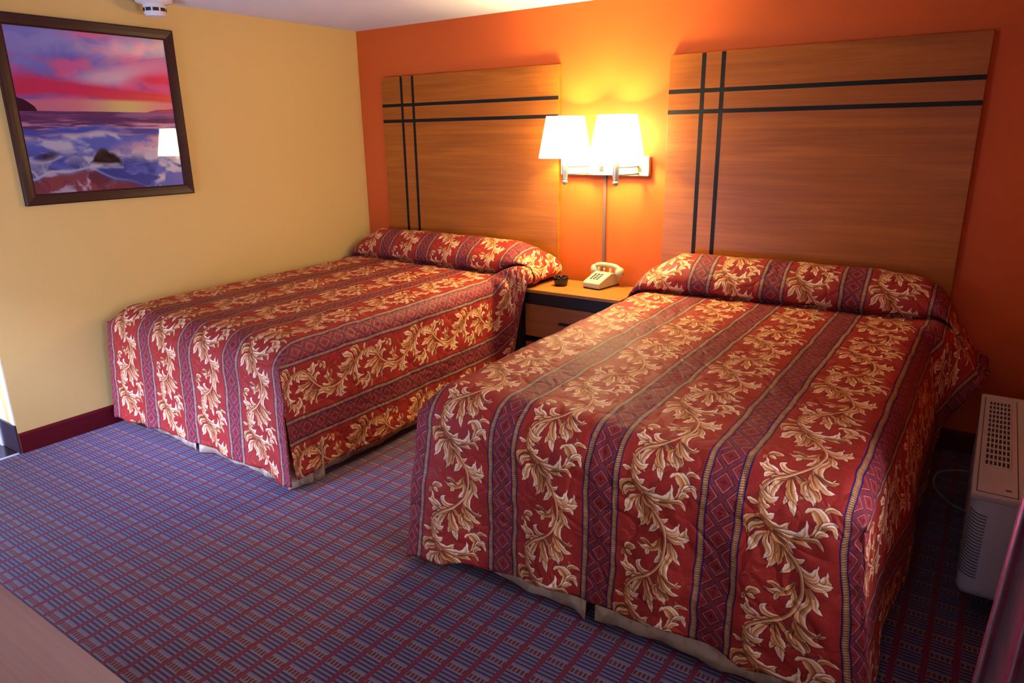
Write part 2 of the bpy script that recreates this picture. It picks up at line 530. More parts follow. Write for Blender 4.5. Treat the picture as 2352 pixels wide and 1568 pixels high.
t.bump(h1 * 0.55 + X(t, nz2.outputs['Fac']) * 0.45, 0.5, 0.012)
M['spread'] = t.m

# ---- sunset print
def seascape():
    H = W = 640
    v, u = np.mgrid[0:H, 0:W].astype(float); v /= H - 1; u /= W - 1
    def lerp(a, b, f): return a + (b - a) * np.clip(f, 0, 1)[..., None]
    C = lambda *c: np.array(c, float)
    full = lambda *c: np.broadcast_to(C(*c), (H, W, 3)).copy()
    hz = 0.49
    def warp(f, oct, seed, ax, k, sx, sy):
        """noise sampled on bent coordinates, for streaming cloud and water shapes."""
        a0 = fbm(H, W, f, oct, seed, ax)
        w1, w2 = fbm(H, W, 4, 4, seed + 50), fbm(H, W, 4, 4, seed + 51)
        ix = np.clip((u + (w1 - 0.5) * sx) * (W - 1), 0, W - 1).astype(int)
        iy = np.clip((v + (w2 - 0.5) * sy) * (H - 1), 0, H - 1).astype(int)
        return np.clip((a0[iy, ix] - 0.5) * k + 0.5, 0, 1)
    c1 = warp(5, 6, 1, 0.8, 3.2, 0.35, 0.25); c2 = warp(9, 6, 2, 0.45, 3.4, 0.4, 0.15); c3 = warp(12, 5, 4, 0.2, 3.2, 0.3, 0.08)
    # sky
    a = lerp(full(78, 74, 178), C(150, 140, 214), c1 * 0.9)
    a = lerp(a, C(226, 96, 156), np.clip(c2 * 1.3 - 0.12, 0, 1) * np.clip(1.7 - 3.0 * np.abs(v - 0.20), 0, 1) * np.clip(1.35 - 0.5 * u, 0, 1))
    a = lerp(a, C(178, 150, 168), np.clip((u - 0.74) * 4, 0, 1) * np.clip(1 - v * 3.6, 0, 1) * 0.8)
    dx = u - 0.60
    glow = np.exp(-(((dx + 0.7 * (v - 0.26)) / 0.24) ** 2 + ((v - 0.265 + 0.16 * dx) / 0.07) ** 2))
    a = lerp(a, C(246, 206, 228), glow * (0.75 + 0.45 * c3))
    for (u0, sl, wd, am) in ((0.60, -0.3, 0.07, 0.8), (0.72, -0.7, 0.05, 0.6), (0.48, 0.25, 0.06, 0.4)):
        ray = np.exp(-((u - u0 - sl * (v - 0.22)) / wd) ** 2) * np.clip(1 - np.abs(v - 0.12) / 0.15, 0, 1)
        a = lerp(a, C(240, 140, 182), ray * am * (0.4 + 0.9 * c1))
    redb = np.exp(-((v - 0.37 + 0.02 * np.sin(u * 6)) / 0.045) ** 2) * (0.35 + 1.1 * c3)
    redb += np.exp(-((v - 0.285 + 0.06 * (u - 0.8)) / 0.045) ** 2) * np.clip((u - 0.66) * 5, 0, 1) * (0.5 + 0.6 * c3)
    redb += np.exp(-((v - 0.30) / 0.03) ** 2) * np.clip((0.32 - u) * 5, 0, 1) * 0.6
    a = lerp(a, C(216, 52, 86), np.clip(redb, 0, 1))
    a = lerp(a, C(242, 88, 62), np.clip((u - 0.35) * 1.4, 0, 1) * np.exp(-((v - 0.395) / 0.035) ** 2) * 0.85)
    low = np.clip((v - 0.415 + (c3 - 0.5) * 0.02) / 0.02, 0, 1)
    a = lerp(a, lerp(full(232, 128, 150), C(252, 206, 138), np.exp(-((u - 0.66) / 0.22) ** 2)), low)
    # sea
    f = (v - hz) / (1 - hz)
    st = warp(44, 4, 8, 0.10, 4.0, 0.25, 0.012); w1 = warp(16, 6, 9, 0.45, 3.6, 0.3, 0.06); w2 = warp(9, 6, 12, 0.7, 3.6, 0.5, 0.2)
    sea = lerp(full(140, 88, 132), C(74, 40, 78), st)
    sea = lerp(sea, C(236, 168, 190), np.clip((f - 0.07) * 9, 0, 1) * np.clip(1.25 - st * 1.5, 0, 1))
    crest = 0.235 + 0.025 * np.sin(u * 9.5 + 0.5) + 0.012 * np.sin(u * 23)
    sea = lerp(sea, C(58, 76, 172), np.exp(-((f - crest) / 0.042) ** 2) * (0.65 + 0.6 * w1))
    base = lerp(full(86, 98, 186), C(228, 220, 244), np.clip(w1 * 1.7 - 0.35, 0, 1))
    base = lerp(base, C(240, 182, 206), np.clip(w2 * 1.6 - 0.5, 0, 1) * np.clip((u - 0.42) * 3, 0, 1) * np.clip((0.66 - f) * 5, 0, 1) * 0.85)
    base = lerp(base, C(44, 54, 130), np.clip(w2 * 2.2 - 1.15, 0, 1) * np.clip((f - 0.45) * 4, 0, 1))
    sea = lerp(sea, base, np.clip((f - crest - 0.02) * 18, 0, 1))
    # wet sand with foam streaks, lower left
    d = (f - 0.72) - np.clip(u - 0.36, 0, 1) * 0.75 + 0.02 * np.sin(u * 22) - 0.10 * np.exp(-((u - 0.02) / 0.08) ** 2)
    ang = u * 0.62 + f * 0.62
    stre = np.clip(np.sin(ang * 34 + w2 * 4.5) * 1.1 + (w1 - 0.5) * 1.4 - 0.1, 0, 1)
    sand = lerp(full(120, 58, 66), C(216, 196, 228), stre)
    sand = lerp(sand, C(78, 34, 44), np.clip(w2 * 2 - 1.1, 0, 1))
    sea = lerp(sea, sand, np.clip(d * 16, 0, 1))
    sea = lerp(sea, C(240, 234, 246), np.exp(-(d / 0.016) ** 2) * np.clip(1.2 - u * 1.6, 0, 1))
    a = np.where((v > hz)[..., None], sea, a)
    cl = hz - 0.078 * np.clip(1 - u / 0.105, 0, 1) ** 0.55 + (c2 - 0.5) * 0.012
    a = np.where(((v > cl) & (v < hz + 0.004) & (u < 0.105))[..., None], C(24, 6, 20), a)
    hl = hz - 0.034 * np.clip((u - 0.80) / 0.2, 0, 1) - (c2 - 0.5) * 0.012 * (u > 0.82)
    a = np.where(((v > hl) & (v < hz + 0.004) & (u > 0.8))[..., None], C(146, 66, 96), a)
    # rocks: a peaked boulder and a low one
    ro = (fbm(H, W, 26, 4, 77) - 0.5)
    def rock(m, cy, ry, col):
        nonlocal a
        fac = np.clip(m * 40, 0, 1)
        tone_ = ro * 50 - (v - cy) / ry * 14
        a = a * (1 - fac[..., None]) + np.clip(C(*col) + tone_[..., None], 8, 255) * fac[..., None]
        foam = np.exp(-((m + 0.012) / 0.010) ** 2) * (v > cy)
        a = lerp(a, C(236, 232, 246), foam * 0.6)
    px = u - 0.455
    top = np.where(px < 0, 0.085 * (1 - np.clip(-px / 0.085, 0, 1) ** 1.3), 0.085 * (1 - np.clip(px / 0.115, 0, 1) ** 1.8))
    m1 = np.minimum(v - (0.80 - top) + ro * 0.03, 0.835 + 0.04 * px - v + ro * 0.02)
    m1 = np.where((px > -0.10) & (px < 0.125), np.minimum(m1, np.minimum(px + 0.10, 0.125 - px)), -1)
    rock(m1, 0.79, 0.06, (16, 7, 9))
    q = ((u - 0.115) / 0.082) ** 2 + ((v - 0.765 + 0.22 * (u - 0.115)) / 0.028) ** 2
    rock((1 - q) * 0.02 + ro * 0.01, 0.765, 0.03, (14, 6, 10))
    return a
def vivid(a):
    a = (np.clip(a, 0, 255) / 255) ** 0.62
    g = a.mean(-1, keepdims=True)
    return np.clip(g + (a - g) * 1.45, 0.01, 1)
PIC = to_image('seascape_print', 255 * vivid(seascape()))
t = NT('photo_print')
tx = t.n('ShaderNodeTexImage'); tx.image = PIC
uv = t.n('ShaderNodeUVMap'); uv.uv_map = 'UVMap'; t.l(uv.outputs[0], tx.inputs[0])
t.col(tx.outputs[0]); t.set(Roughness=0.55, Specular_IOR_Level=0.2)
M['print'] = t.m

# ------------------------------------------------------------------ room shell
H = 2.44
XR, YF, YJ = 4.72, -4.50, -2.77           # right wall, front wall, end of the yellow wall
AX = -1.6
def wall_with_hole(axis, pos, th, a0, a1, h0, h1, z0, z1):
    """wall slab along axis ('x' or 'y') from a0..a1 with a hole h0..h1 x z0..z1."""
    bm = bmesh.new()
    def b(p, q, zz0, zz1):
        if q - p < 1e-4 or zz1 - zz0 < 1e-4: return
        if axis == 'y': add_box(bm, pos, pos + th, p, q, zz0, zz1)
        else: add_box(bm, p, q, pos, pos + th, zz0, zz1)
    b(a0, h0, 0, H); b(h1, a1, 0, H); b(h0, h1, 0, z0); b(h0, h1, z1, H)
    return bm
struct('floor', box(0.0, XR + 0.12, YF - 0.12, 0.12, -0.05, 0.0), M['carpet'])
struct('floor', box(AX, -0.012, YF - 0.12, YJ + 0.12, -0.05, -0.002), M['tile'])
struct('ceiling', box(AX - 0.1, XR + 0.12, YF - 0.12, 0.12, H, H + 0.08), M['ceil'])
struct('wall_back', box(-0.12, XR + 0.12, 0.0, 0.12, 0, H), M['orange'])
struct('wall_left', box(-0.12, 0.0, YJ, 0.0, 0, H), M['yellow'])
# alcove beyond the end of the yellow wall
struct('wall_alcove', wall_with_hole('x', YJ, 0.12, AX, -0.12, -1.05, -0.275, 0.0, 2.05), M['cream'])
struct('wall_far_left', box(AX - 0.1, AX, YF - 0.12, YJ + 0.12, 0, H), M['cream'])
WY0, WY1, WZ0, WZ1 = -3.70, -2.28, 0.60, 2.12
struct('wall_right', wall_with_hole('y', XR, 0.12, YF - 0.12, 0.0, WY0, WY1, WZ0, WZ1), M['orange'])
DX0, DX1, DZ1 = -0.3, 1.5, 2.05
FX0, FX1, FZ0, FZ1 = 3.70, 4.58, 0.90, 2.05
bm = wall_with_hole('x', YF - 0.12, 0.12, AX, 2.6, DX0, DX1, 0.0, DZ1)
b2 = wall_with_hole('x', YF - 0.12, 0.12, 2.6, XR, FX0, FX1, FZ0, FZ1)
me = bpy.data.meshes.new('tmp'); b2.to_mesh(me); b2.free(); bm.from_mesh(me); bpy.data.meshes.remove(me)
struct('wall_front', bm, M['cream'])
# baseboards
bm = bmesh.new(); add_prism(bm, [(0.0, 0.0), (0.013, 0.0), (0.013, 0.104), (0.006, 0.1166), (0.0, 0.1166)], 'y', YJ, -0.002)
struct('baseboard_left', bm, M['maroon'])
bm = bmesh.new(); add_prism(bm, [(0.0, 0.0), (-0.013, 0.0), (-0.013, 0.104), (-0.006, 0.1166), (0.0, 0.1166)], 'x', 0.014, XR)
struct('baseboard_back', bm, M['maroon'])
struct('baseboard_alcove', box(-0.2, 0.0, YJ - 0.012, YJ, 0, 0.165, 0.003), M['darkbase'])
struct('trim_1', box(-0.013, 0.0, YF, YJ - 0.013, -0.01, 0.006, 0.002), M['white'])
struct('trim_2', box(-0.048, -0.002, YJ - 0.007, YJ, 0.166, H, 0.002), M['white'])
# white door in the alcove wall
d = bpy.data.objects.new('door_1', None); d.location = (-0.62, YJ, 0); link(d); d['kind'] = 'structure'
bm = bmesh.new()
add_box(bm, 0.345, 0.415, -0.02, 0.0, -0.002, 2.11, 0.004)
add_box(bm, -0.50, -0.43, -0.02, 0.0, -0.002, 2.11, 0.004)
add_box(bm, -0.50, 0.415, -0.021, 0.0, 2.05, 2.12, 0.004)
obj('door_frame', bm, M['white'], d)
bm = bmesh.new()
add_box(bm, -0.428, 0.343, 0.0, 0.04, 0.035, 2.045, 0.003)
obj('door_slab', bm, M['doorwhite'], d)

def window_unit(name, axis, pos, a0, a1, z0, z1, mull):
    w = bpy.data.objects.new(name, None); link(w); w['kind'] = 'structure'
    bm = bmesh.new()
    def bb(p, q, c, e, d0, d1):
        if axis == 'y': add_box(bm, d0, d1, p, q, c, e, 0.004)
        else: add_box(bm, p, q, d0, d1, c, e, 0.004)
    f = 0.05
    d0, d1 = pos + 0.03, pos + 0.09
    bb(a0, a0 + f, z0, z1, d0, d1); bb(a1 - f, a1, z0, z1, d0, d1)
    bb(a0 + f, a1 - f, z0, z0 + f, d0, d1); bb(a0 + f, a1 - f, z1 - f, z1, d0, d1)
    for m_ in mull: bb(m_ - 0.02, m_ + 0.02, z0 + f, z1 - f, d0 + 0.01, d1 - 0.01)
    obj('window_frame', bm, M['white'], w)
    g = (box(pos + 0.057, pos + 0.063, a0 + f, a1 - f, z0 + f, z1 - f) if axis == 'y' else box(a0 + f, a1 - f, pos + 0.057, pos + 0.063, z0 + f, z1 - f))
    obj('pane', g, M['glass'], w)
    return w
window_unit('window_1', 'y', XR, WY0, WY1, WZ0, WZ1, [-2.99])
window_unit('window_2', 'x', YF - 0.12, DX0, DX1, 0.0, DZ1, [0.6])
window_unit('added_window', 'x', YF - 0.12, FX0, FX1, FZ0, FZ1, [])  # unseen opening added behind the camera to let fill light in

# ------------------------------------------------------------------ headboards
T = 0.035
def headboard(x0, label, cut_left):
    W_, zt, zb = 1.5693, 2.0891, 0.119
    h = empty('headboard', (x0, 0, zb), label, 'headboard', group='wall mounted headboards')
    hh = zt - zb
    obj('panel', box(0, W_, -T, -0.001, 0, hh, 0.003), M['wood'], h)
    s = 0.0115
    for off in (0.2038, 0.3164):
        obj('vertical_inlay', box(off - s, off + s, -T - 0.0012, -T + 0.004, 0.001, hh - 0.002), M['inlay'], h)
    for off in (0.2036, 0.3178):
        obj('horizontal_inlay', box(0.001, W_ - 0.001, -T - 0.0016, -T + 0.004, hh - off - s, hh - off + s), M['inlay'], h)
    return h
headboard(0.2669, 'tall brown wood headboard with black inlay lines, left of the wall lamp', True)
headboard(2.5875, 'tall brown wood headboard with black inlay lines, right of the wall lamp', False)

# ------------------------------------------------------------------ beds
def resample(poly, n):
    P = np.array(poly, float)
    d = np.r_[0, np.cumsum(np.linalg.norm(np.diff(P, axis=0), axis=1))]
    s = np.linspace(0, d[-1], n)
    return np.stack([np.interp(s, d, P[:, i]) for i in range(P.shape[1])], 1), s

def smooth_poly(poly, n):
    pts = catmull([(p[0], p[1], 0) for p in poly], 12)
    return resample([(p.x, p.y) for p in pts], n)

def sstep(a, b, x):
    f = np.clip((x - a) / (b - a), 0, 1)
    return f * f * (3 - 2 * f)

def make_bed(x0, x1, yF, label, dep, taper, left_curve, right_curve, hem, flareL, flareR, corner_flare, uphase, seed, hem_side=0.075, node_z=0.45, mid_left=None, mid_right=None):
    bed = empty('bed', ((x0 + x1) / 2, yF / 2, 0), label, 'bed', group='double beds')
    ox, oy = bed.location.x, bed.location.y
    rnd = random.Random(seed)
    W_ = x1 - x0
    r = 0.09; rF = 0.15
    zt0 = 0.757                       # top at the pillow
    # centre profile (y, z): headboard -> over pillow -> tuck -> top -> foot edge
    prof = [(-0.045, 0.80), (-0.05, 0.875), (-0.085, 0.937), (-0.14, 0.966), (-0.20, 0.962), (-0.27, 0.932), (-0.325, 0.89), (-0.36, 0.84), (-0.36, 0.797), (-0.328, 0.771), (-0.295, 0.762)]
    P1, s1 = smooth_poly(prof, 48)
    P2, s2 = resample([(-0.30, 0.756), (-0.40, 0.757), (-1.2, 0.748), (yF + rF, 0.735)], 130)
    ang = np.linspace(0, PI / 2, 16)[1:]
    P3 = np.stack([yF + rF - rF * np.sin(ang), 0.735 - rF + rF * np.cos(ang)], 1)
    s3 = rF * ang
    nd = 44
    P4z = np.linspace(0, 1, nd + 1)[1:]
    Y = np.r_[P1[:, 0], P2[:, 0], P3[:, 0]]
    Z = np.r_[P1[:, 1], P2[:, 1], P3[:, 1]]
    V = np.r_[s1, s1[-1] + 0.004 + s2, s1[-1] + 0.004 + s2[-1] + s3]
    nP1, nP2, nP3 = len(P1), len(P2), len(P3)
    vphase = (V[-1] + 0.735 - rF - node_z) - 0.216 * PV
    base = np.where(np.arange(len(Y)) < nP1, zt0, Z)
    nrow = len(Y)
    # columns
    ntop = 120
    utop = np.linspace(r, W_ - r, ntop)
    nside = 52
    drop0 = 0.748
    Ls = r * PI / 2 + (drop0 - r - hem_side)
    ssd = np.linspace(0, Ls, nside + 1)[1:]
    def reg(s, H_, sd_flare, bulge=0.0):
        """offset outwards from the bed edge and z for arc length s."""
        a = np.clip(s / r, 0, PI / 2)
        o = -r + r * np.sin(a); dz = r - r * np.cos(a)
        rest = np.maximum(0, s - r * PI / 2)
        f = rest / (drop0 - r)
        return o + sd_flare * f ** 1.2 + bulge * max(0.0, math.sin(PI * min(1, f))) ** 0.8, dz + rest
    wp = np.zeros(nrow); wp[:nP1] = 1
    wside = np.interp(Y, [-0.525, -0.49, -0.468, -0.445], [0, 0.5, 0.55, 1.0]); wside[nrow - nP3:] = 0
    lc, lls = smooth_poly(left_curve, nside + 1)
    rc, rls = smooth_poly(right_curve, nside + 1)
    def mid_curve(m, dx, full, fl):
        if m is None:
            return None, None
        return smooth_poly(m, nside + 1)
    ml, mls = mid_curve(mid_left, None, None, None)
    mr, mrs = mid_curve(mid_right, None, None, None)
    def mixc(w, a, b, c):
        if b is None: return a * (1 - w) + c * w
        return a * (1 - 2 * w) + b * 2 * w if w < 0.5 else b * (2 - 2 * w) + c * (2 * w - 1)
    grid = []; uvs = []
    for i in range(nrow):
        row = []; ru = []
        infoot = i >= nrow - nP3
        y = Y[i]
        dyf = 0
        # pillow depth varies along its length
        def yy(u):
            if i < nP1:
                return -0.045 + (y + 0.045) * (dep[0] + (dep[1] - dep[0]) * u / W_)
            if i < nP1 + nP2:
                end = -0.30
                k = np.clip((y - yF) / (end - yF), 0, 1)
                sh = (-0.045 + (end + 0.045) * (dep[0] + (dep[1] - dep[0]) * u / W_)) - end
                return y + sh * k ** 6
            return y
        ft = (lambda u: (base[i] + (Z[i] - base[i]) * float(np.interp(u, [q[0] for q in taper], [q[1] for q in taper]))) if i < nP1 else Z[i])
        # left side, from hem up
        for k in range(nside - 1, -1, -1):
            o, dz = reg(ssd[k], drop0, flareL)
            rip = 0.010 * math.sin(y * 11 + seed) * (dz / drop0) ** 1.5
            zt_ = base[i] if not infoot else 0.735 - (0.735 - Z[i]) * max(0, 1 - dz / r)
            pr = np.array([x0 - o + rip * 0.5, yy(0), zt_ - dz * (zt_ - hem_side) / (drop0 - hem_side + 0.0)])
            pz = np.array([x0 - lc[k + 1, 0], yy(0), lc[k + 1, 1] - (lc[0, 1] - ft(r)) * max(0, 1 - (k + 1) / 34) ** 1.3])
            w = wside[i]
            pm = None if ml is None else np.array([x0 - ml[k + 1, 0], yy(0), ml[k + 1, 1]])
            p = mixc(w, pr, pm, pz)
            row.append(p); ru.append(r - mixc(w, ssd[k], None if ml is None else mls[k + 1], lls[k + 1]))
        for u in utop:
            row.append(np.array([x0 + u, yy(u), ft(u)])); ru.append(u)
        for k in range(nside):
            o, dz = reg(ssd[k], drop0, flareR, 0.042 * float(sstep(yF + 0.12, yF + 0.75, y)) if flareR > 0.05 else 0.0)
            rip = 0.012 * math.sin(y * 9 + seed * 1.7) * (dz / drop0) ** 1.5
            zt_ = base[i] if not infoot else 0.735 - (0.735 - Z[i]) * max(0, 1 - dz / r)
            pr = np.array([x1 + o + rip, yy(W_), zt_ - dz * (zt_ - hem_side) / (drop0 - hem_side + 0.0)])
            pz = np.array([x1 + rc[k + 1, 0], yy(W_), rc[k + 1, 1] - (rc[0, 1] - ft(W_ - r)) * max(0, 1 - (k + 1) / 34) ** 1.3])
            w = wside[i]
            pm = None if mr is None else np.array([x1 + mr[k + 1, 0], yy(W_), mr[k + 1, 1]])
            p = mixc(w, pr, pm, pz)
            row.append(p); ru.append(W_ - r + mixc(w, ssd[k], None if mr is None else mrs[k + 1], rls[k + 1]))
        grid.append(row); uvs.append([(q, -V[i]) for q in ru])
    # the hanging sides follow their own length where the drape steps outwards
    for c in list(range(nside)) + list(range(nside + ntop, 2 * nside + ntop)):
        acc = V[nP1 + nP2 - 1]
        for i in range(nP1 + nP2 - 2, -1, -1):
            acc -= float(np.linalg.norm(grid[i + 1][c] - grid[i][c]))
            uvs[i][c] = (uvs[i][c][0], -acc)
    # foot panel
    ca, cb = nside - 9, nside + ntop + 9            # columns that hang at the foot
    edge = grid[-1]; euv = uvs[-1]
    foot = []; fuv = []
    for j in range(nd):
        f = P4z[j]
        row = []; ru = []
        for c in range(ca, cb):
            p = edge[c].copy()
            u = (p[0] - x0) / W_
            hz = float(np.interp(u, [q[0] for q in hem], [q[1] for q in hem]))
            hz += 0.006 * math.sin(u * 23 + seed) + 0.004 * math.sin(u * 51)
            zt_ = p[2]; zf = 0.735 - r
            z = zt_ + (hz - zt_) * f if True else 0
            fl = 0.018 * f ** 1.3 + corner_flare * f * max(0, 1 - u / 0.22) ** 1.3 + 0.02 * f * max(0, (u - 0.86) / 0.14)
            rip = (0.011 * math.sin(u * 25 + seed) + 0.006 * math.sin(u * 44 + 2 * seed)) * f ** 1.1
            p = np.array([p[0] + f * (flareR + 0.012) * float(sstep(0.82, 1.0, u)) - f * flareL * float(sstep(0.18, 0.0, u)), p[1] - fl - rip, z])
            row.append(p); ru.append((euv[c][0], euv[c][1] - f * (0.735 - rF - hz)))
        foot.append(row); fuv.append(ru)
    bm = bmesh.new(); lay = bm.loops.layers.uv.new('UVMap')
    def wob(p, amp):
        q = Vector((p[0] * 7.0 + seed * 5, p[1] * 7.0, p[2] * 7.0))
        n1 = mnoise.noise_vector(q); n2 = mnoise.noise_vector(q * 2.6)
        return Vector(p) + (n1 * 0.0055 + n2 * 0.003) * amp
    def amp_of(p):
        return 1.0
    vg = [[bm.verts.new(wob(p, amp_of(p)) - Vector((ox, oy, 0))) for p in row] for row in grid]
    fg = [[bm.verts.new(wob(p, 1.3) - Vector((ox, oy, 0))) for p in row] for row in foot]
    def quad(vs, us):
        fc = bm.faces.new(vs); fc.smooth = True
        for lp, uvv in zip(fc.loops, us): lp[lay].uv = (uvv[0] + uphase, uvv[1] + vphase)
    for i in range(nrow - 1):
        for c in range(len(vg[0]) - 1):
            quad((vg[i][c], vg[i + 1][c], vg[i + 1][c + 1], vg[i][c + 1]), (uvs[i][c], uvs[i + 1][c], uvs[i + 1][c + 1], uvs[i][c + 1]))
    top = [vg[-1][c] for c in range(ca, cb)]; tuv = [euv[c] for c in range(ca, cb)]
    rows = [top] + fg; ruv = [tuv] + fuv
    for i in range(len(rows) - 1):
        for c in range(len(top) - 1):
            quad((rows[i][c], rows[i + 1][c], rows[i + 1][c + 1], rows[i][c + 1]), (ruv[i][c], ruv[i + 1][c], ruv[i + 1][c + 1], ruv[i][c + 1]))
    me = bpy.data.meshes.new('bedspread'); 
    bmesh.ops.recalc_face_normals(bm, faces=bm.faces)
    # make the normals point up/outwards
    up = sum(f.normal.z for f in bm.faces)
    if up < 0: bmesh.ops.reverse_faces(bm, faces=bm.faces)
    bm.to_mesh(me); bm.free(); me.materials.append(M['spread'])
    o = bpy.data.objects.new('bedspread', me); link(o, bed)
    sm = o.modifiers.new('thick', 'SOLIDIFY'); sm.thickness = 0.009; sm.offset = -1
    o['label'] = 'red and gold scroll striped quilted bedspread drawn up over the pillows'
    # bed skirt: pleated strips round the foot and the two sides
    bm = bmesh.new()
    ins = 0.05
    def strip(a, b, zb0, zb1, amp=0.006, fl=0.02, ends=(0, 0)):
        a, b = Vector(a), Vector(b)
        d = (b - a); L = d.length; d.normalize()
        nrm = Vector((d.y, -d.x, 0))
        n = int(L / 0.018); m = 9
        g = []
        for j in range(m + 1):
            f = j / m; rw = []
            for i in range(n + 1):
                s_ = i / n
                w = amp * f * (math.sin(s_ * L * 21 + seed) + 0.6 * math.sin(s_ * L * 47))
                e = ends[0] * max(0, 1 - s_ * L / 0.12) ** 2 + ends[1] * max(0, 1 - (1 - s_) * L / 0.12) ** 2
                zb = zb0 + (zb1 - zb0) * s_ + 0.006 * math.sin(s_ * L * 9)
                q = a + d * (s_ * L) + nrm * (w + fl * f + e * f * 0.04)
                rw.append(bm.verts.new((q.x - ox, q.y - oy, 0.37 + (zb - 0.37) * f)))
            g.append(rw)
        for j in range(m):
            for i in range(n):
                fc = bm.faces.new((g[j][i], g[j][i + 1], g[j + 1][i + 1], g[j + 1][i])); fc.smooth = True
    ym = yF + ins
    xm = x0 + W_ * 0.47
    strip((x0 + ins, ym, 0), (xm, ym, 0), 0.03, 0.012, ends=(0, 0.6))
    strip((xm + 0.03, ym, 0), (x1 - ins, ym, 0), 0.008, 0.02, ends=(0.4, 0.2))
    # box pleats at the front corner
    for k in range(3):
        c = Vector((x1 - ins - 0.005 + 0.03 * k / 2, ym + 0.0 + 0.05 * k, 0))
        strip((c.x - 0.012, c.y - 0.02 + 0.012 * k, 0), (c.x + 0.03, c.y + 0.028 + 0.012 * k, 0), 0.006, 0.01, amp=0.004, fl=0.045)
    strip((x1 - ins, ym, 0), (x1 - ins, -0.08, 0), 0.012, 0.02)
    strip((x0 + ins, -0.08, 0), (x0 + ins, ym, 0), 0.02, 0.02, fl=0.01)
    me = bpy.data.meshes.new('bed_skirt'); bmesh.ops.recalc_face_normals(bm, faces=bm.faces); bm.to_mesh(me); bm.free()
    me.materials.append(M['skirt'])
    o = bpy.data.objects.new('bed_skirt', me); link(o, bed); o['label'] = 'beige pleated bed skirt'
    sm = o.modifiers.new('thick', 'SOLIDIFY'); sm.thickness = 0.003
    # mattress, box spring and feet under the covers
    obj('mattress', box(x0 + 0.035 - ox, x1 - 0.035 - ox, yF + 0.05 - oy, -0.06 - oy, 0.385, 0.705, 0.10, 6), M['foam'], bed)
    obj('box_spring', box(x0 + 0.075 - ox, x1 - 0.075 - ox, yF + 0.09 - oy, -0.06 - oy, 0.13, 0.383, 0.01), M['foam'], bed)
    for cx in (x0 + 0.2, x1 - 0.2):
        for cy in (yF + 0.25, -0.25):
            obj('leg', lathe([(0.03, 0), (0.03, 0.129)], 16, (cx - ox, cy - oy, 0)), M['black'], bed)
    return bed

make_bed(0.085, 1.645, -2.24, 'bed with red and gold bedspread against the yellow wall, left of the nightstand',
         dep=(0.78, 1.12), taper=[(0.0, 0.45), (0.07, 0.72), (0.2, 1.0), (0.9, 1.0), (1.3, 0.98), (1.56, 0.93)],
         left_curve=[(-0.075, 0.87), (-0.01, 0.83), (0.02, 0.74), (0.03, 0.6), (0.035, 0.45)],
         right_curve=[(-0.075, 0.95), (0.01, 0.938), (0.10, 0.905), (0.18, 0.85), (0.225, 0.785), (0.215, 0.735), (0.16, 0.722), (0.12, 0.721)],
         hem=[(0, 0.05), (0.3, 0.075), (0.6, 0.08), (1, 0.055)], flareL=0.03, flareR=0.035, corner_flare=0.02, uphase=0.0, seed=2, node_z=0.68,
         mid_right=[(-0.09, 0.757), (-0.01, 0.76), (0.07, 0.735), (0.105, 0.67), (0.115, 0.55), (0.12, 0.35), (0.125, 0.12)])
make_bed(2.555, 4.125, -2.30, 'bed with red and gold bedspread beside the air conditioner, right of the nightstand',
         dep=(1.05, 0.82), taper=[(0.0, 0.35), (0.06, 0.55), (0.22, 1.0), (1.25, 1.0), (1.45, 0.88), (1.57, 0.72)],
         left_curve=[(-0.075, 0.86), (-0.02, 0.82), (0.02, 0.765), (0.03, 0.70), (0.03, 0.55), (0.035, 0.35), (0.04, 0.2)],
         right_curve=[(-0.075, 0.90), (0.0, 0.865), (0.05, 0.80), (0.085, 0.73), (0.14, 0.64), (0.20, 0.56), (0.225, 0.555), (0.238, 0.535)],
         hem=[(0, 0.035), (0.3, 0.09), (0.6, 0.11), (1, 0.095)], flareL=0.04, flareR=0.065, corner_flare=0.07, uphase=0.0, seed=5, node_z=0.57,
         mid_right=[(-0.09, 0.757), (-0.01, 0.75), (0.04, 0.71), (0.065, 0.64), (0.085, 0.54), (0.10, 0.42), (0.10, 0.32)])
# stripe phases: a floral band starts 0.06 m inside the left edge of each bed
for o in bpy.data.objects:
    if o.name.startswith('bedspread'):
        left = 'bedspread' == o.name
        off = (PU - 0.055) if left else (PU - 0.068)
        for l_ in o.data.uv_layers[0].data: l_.uv = (l_.uv[0] + off, l_.uv[1])

# ------------------------------------------------------------------ nightstand
NX0, NX1, NY0, NZ = 1.79, 2.505, -0.44, 0.70
ns = empty('nightstand', ((NX0 + NX1) / 2, (NY0 - 0.04) / 2, 0), 'wood topped nightstand with black frame between the two beds', 'nightstand')
ox, oy = ns.location.x, ns.location.y
L = lambda a, b, c, d_, e, f, bv=0.003: box(a - ox, b - ox, c - oy, d_ - oy, e, f, bv)
obj('top', L(NX0, NX1, NY0, -0.038, NZ - 0.022, NZ), M['nswood'], ns)
bm = bmesh.new()
for a, b in ((NX0 + 0.004, NX0 + 0.03), (NX1 - 0.03, NX1 - 0.004)):
    add_box(bm, a - ox, b - ox, NY0 + 0.004 - oy, -0.04 - oy, 0, NZ - 0.023, 0.002)
add_box(bm, NX0 + 0.03 - ox, NX1 - 0.03 - ox, NY0 + 0.004 - oy, NY0 + 0.024 - oy, NZ - 0.095, NZ - 0.023, 0.002)
add_box(bm, NX0 + 0.03 - ox, NX1 - 0.03 - ox, NY0 + 0.004 - oy, -0.04 - oy, 0.06, 0.08, 0.002)
add_box(bm, NX0 + 0.03 - ox, NX1 - 0.03 - ox, -0.055 - oy, -0.04 - oy, 0.08, NZ - 0.023, 0.002)
add_box(bm, NX0 + 0.03 - ox, NX1 - 0.03 - ox, NY0 + 0.02 - oy, -0.05 - oy, 0.345, 0.36, 0.002)
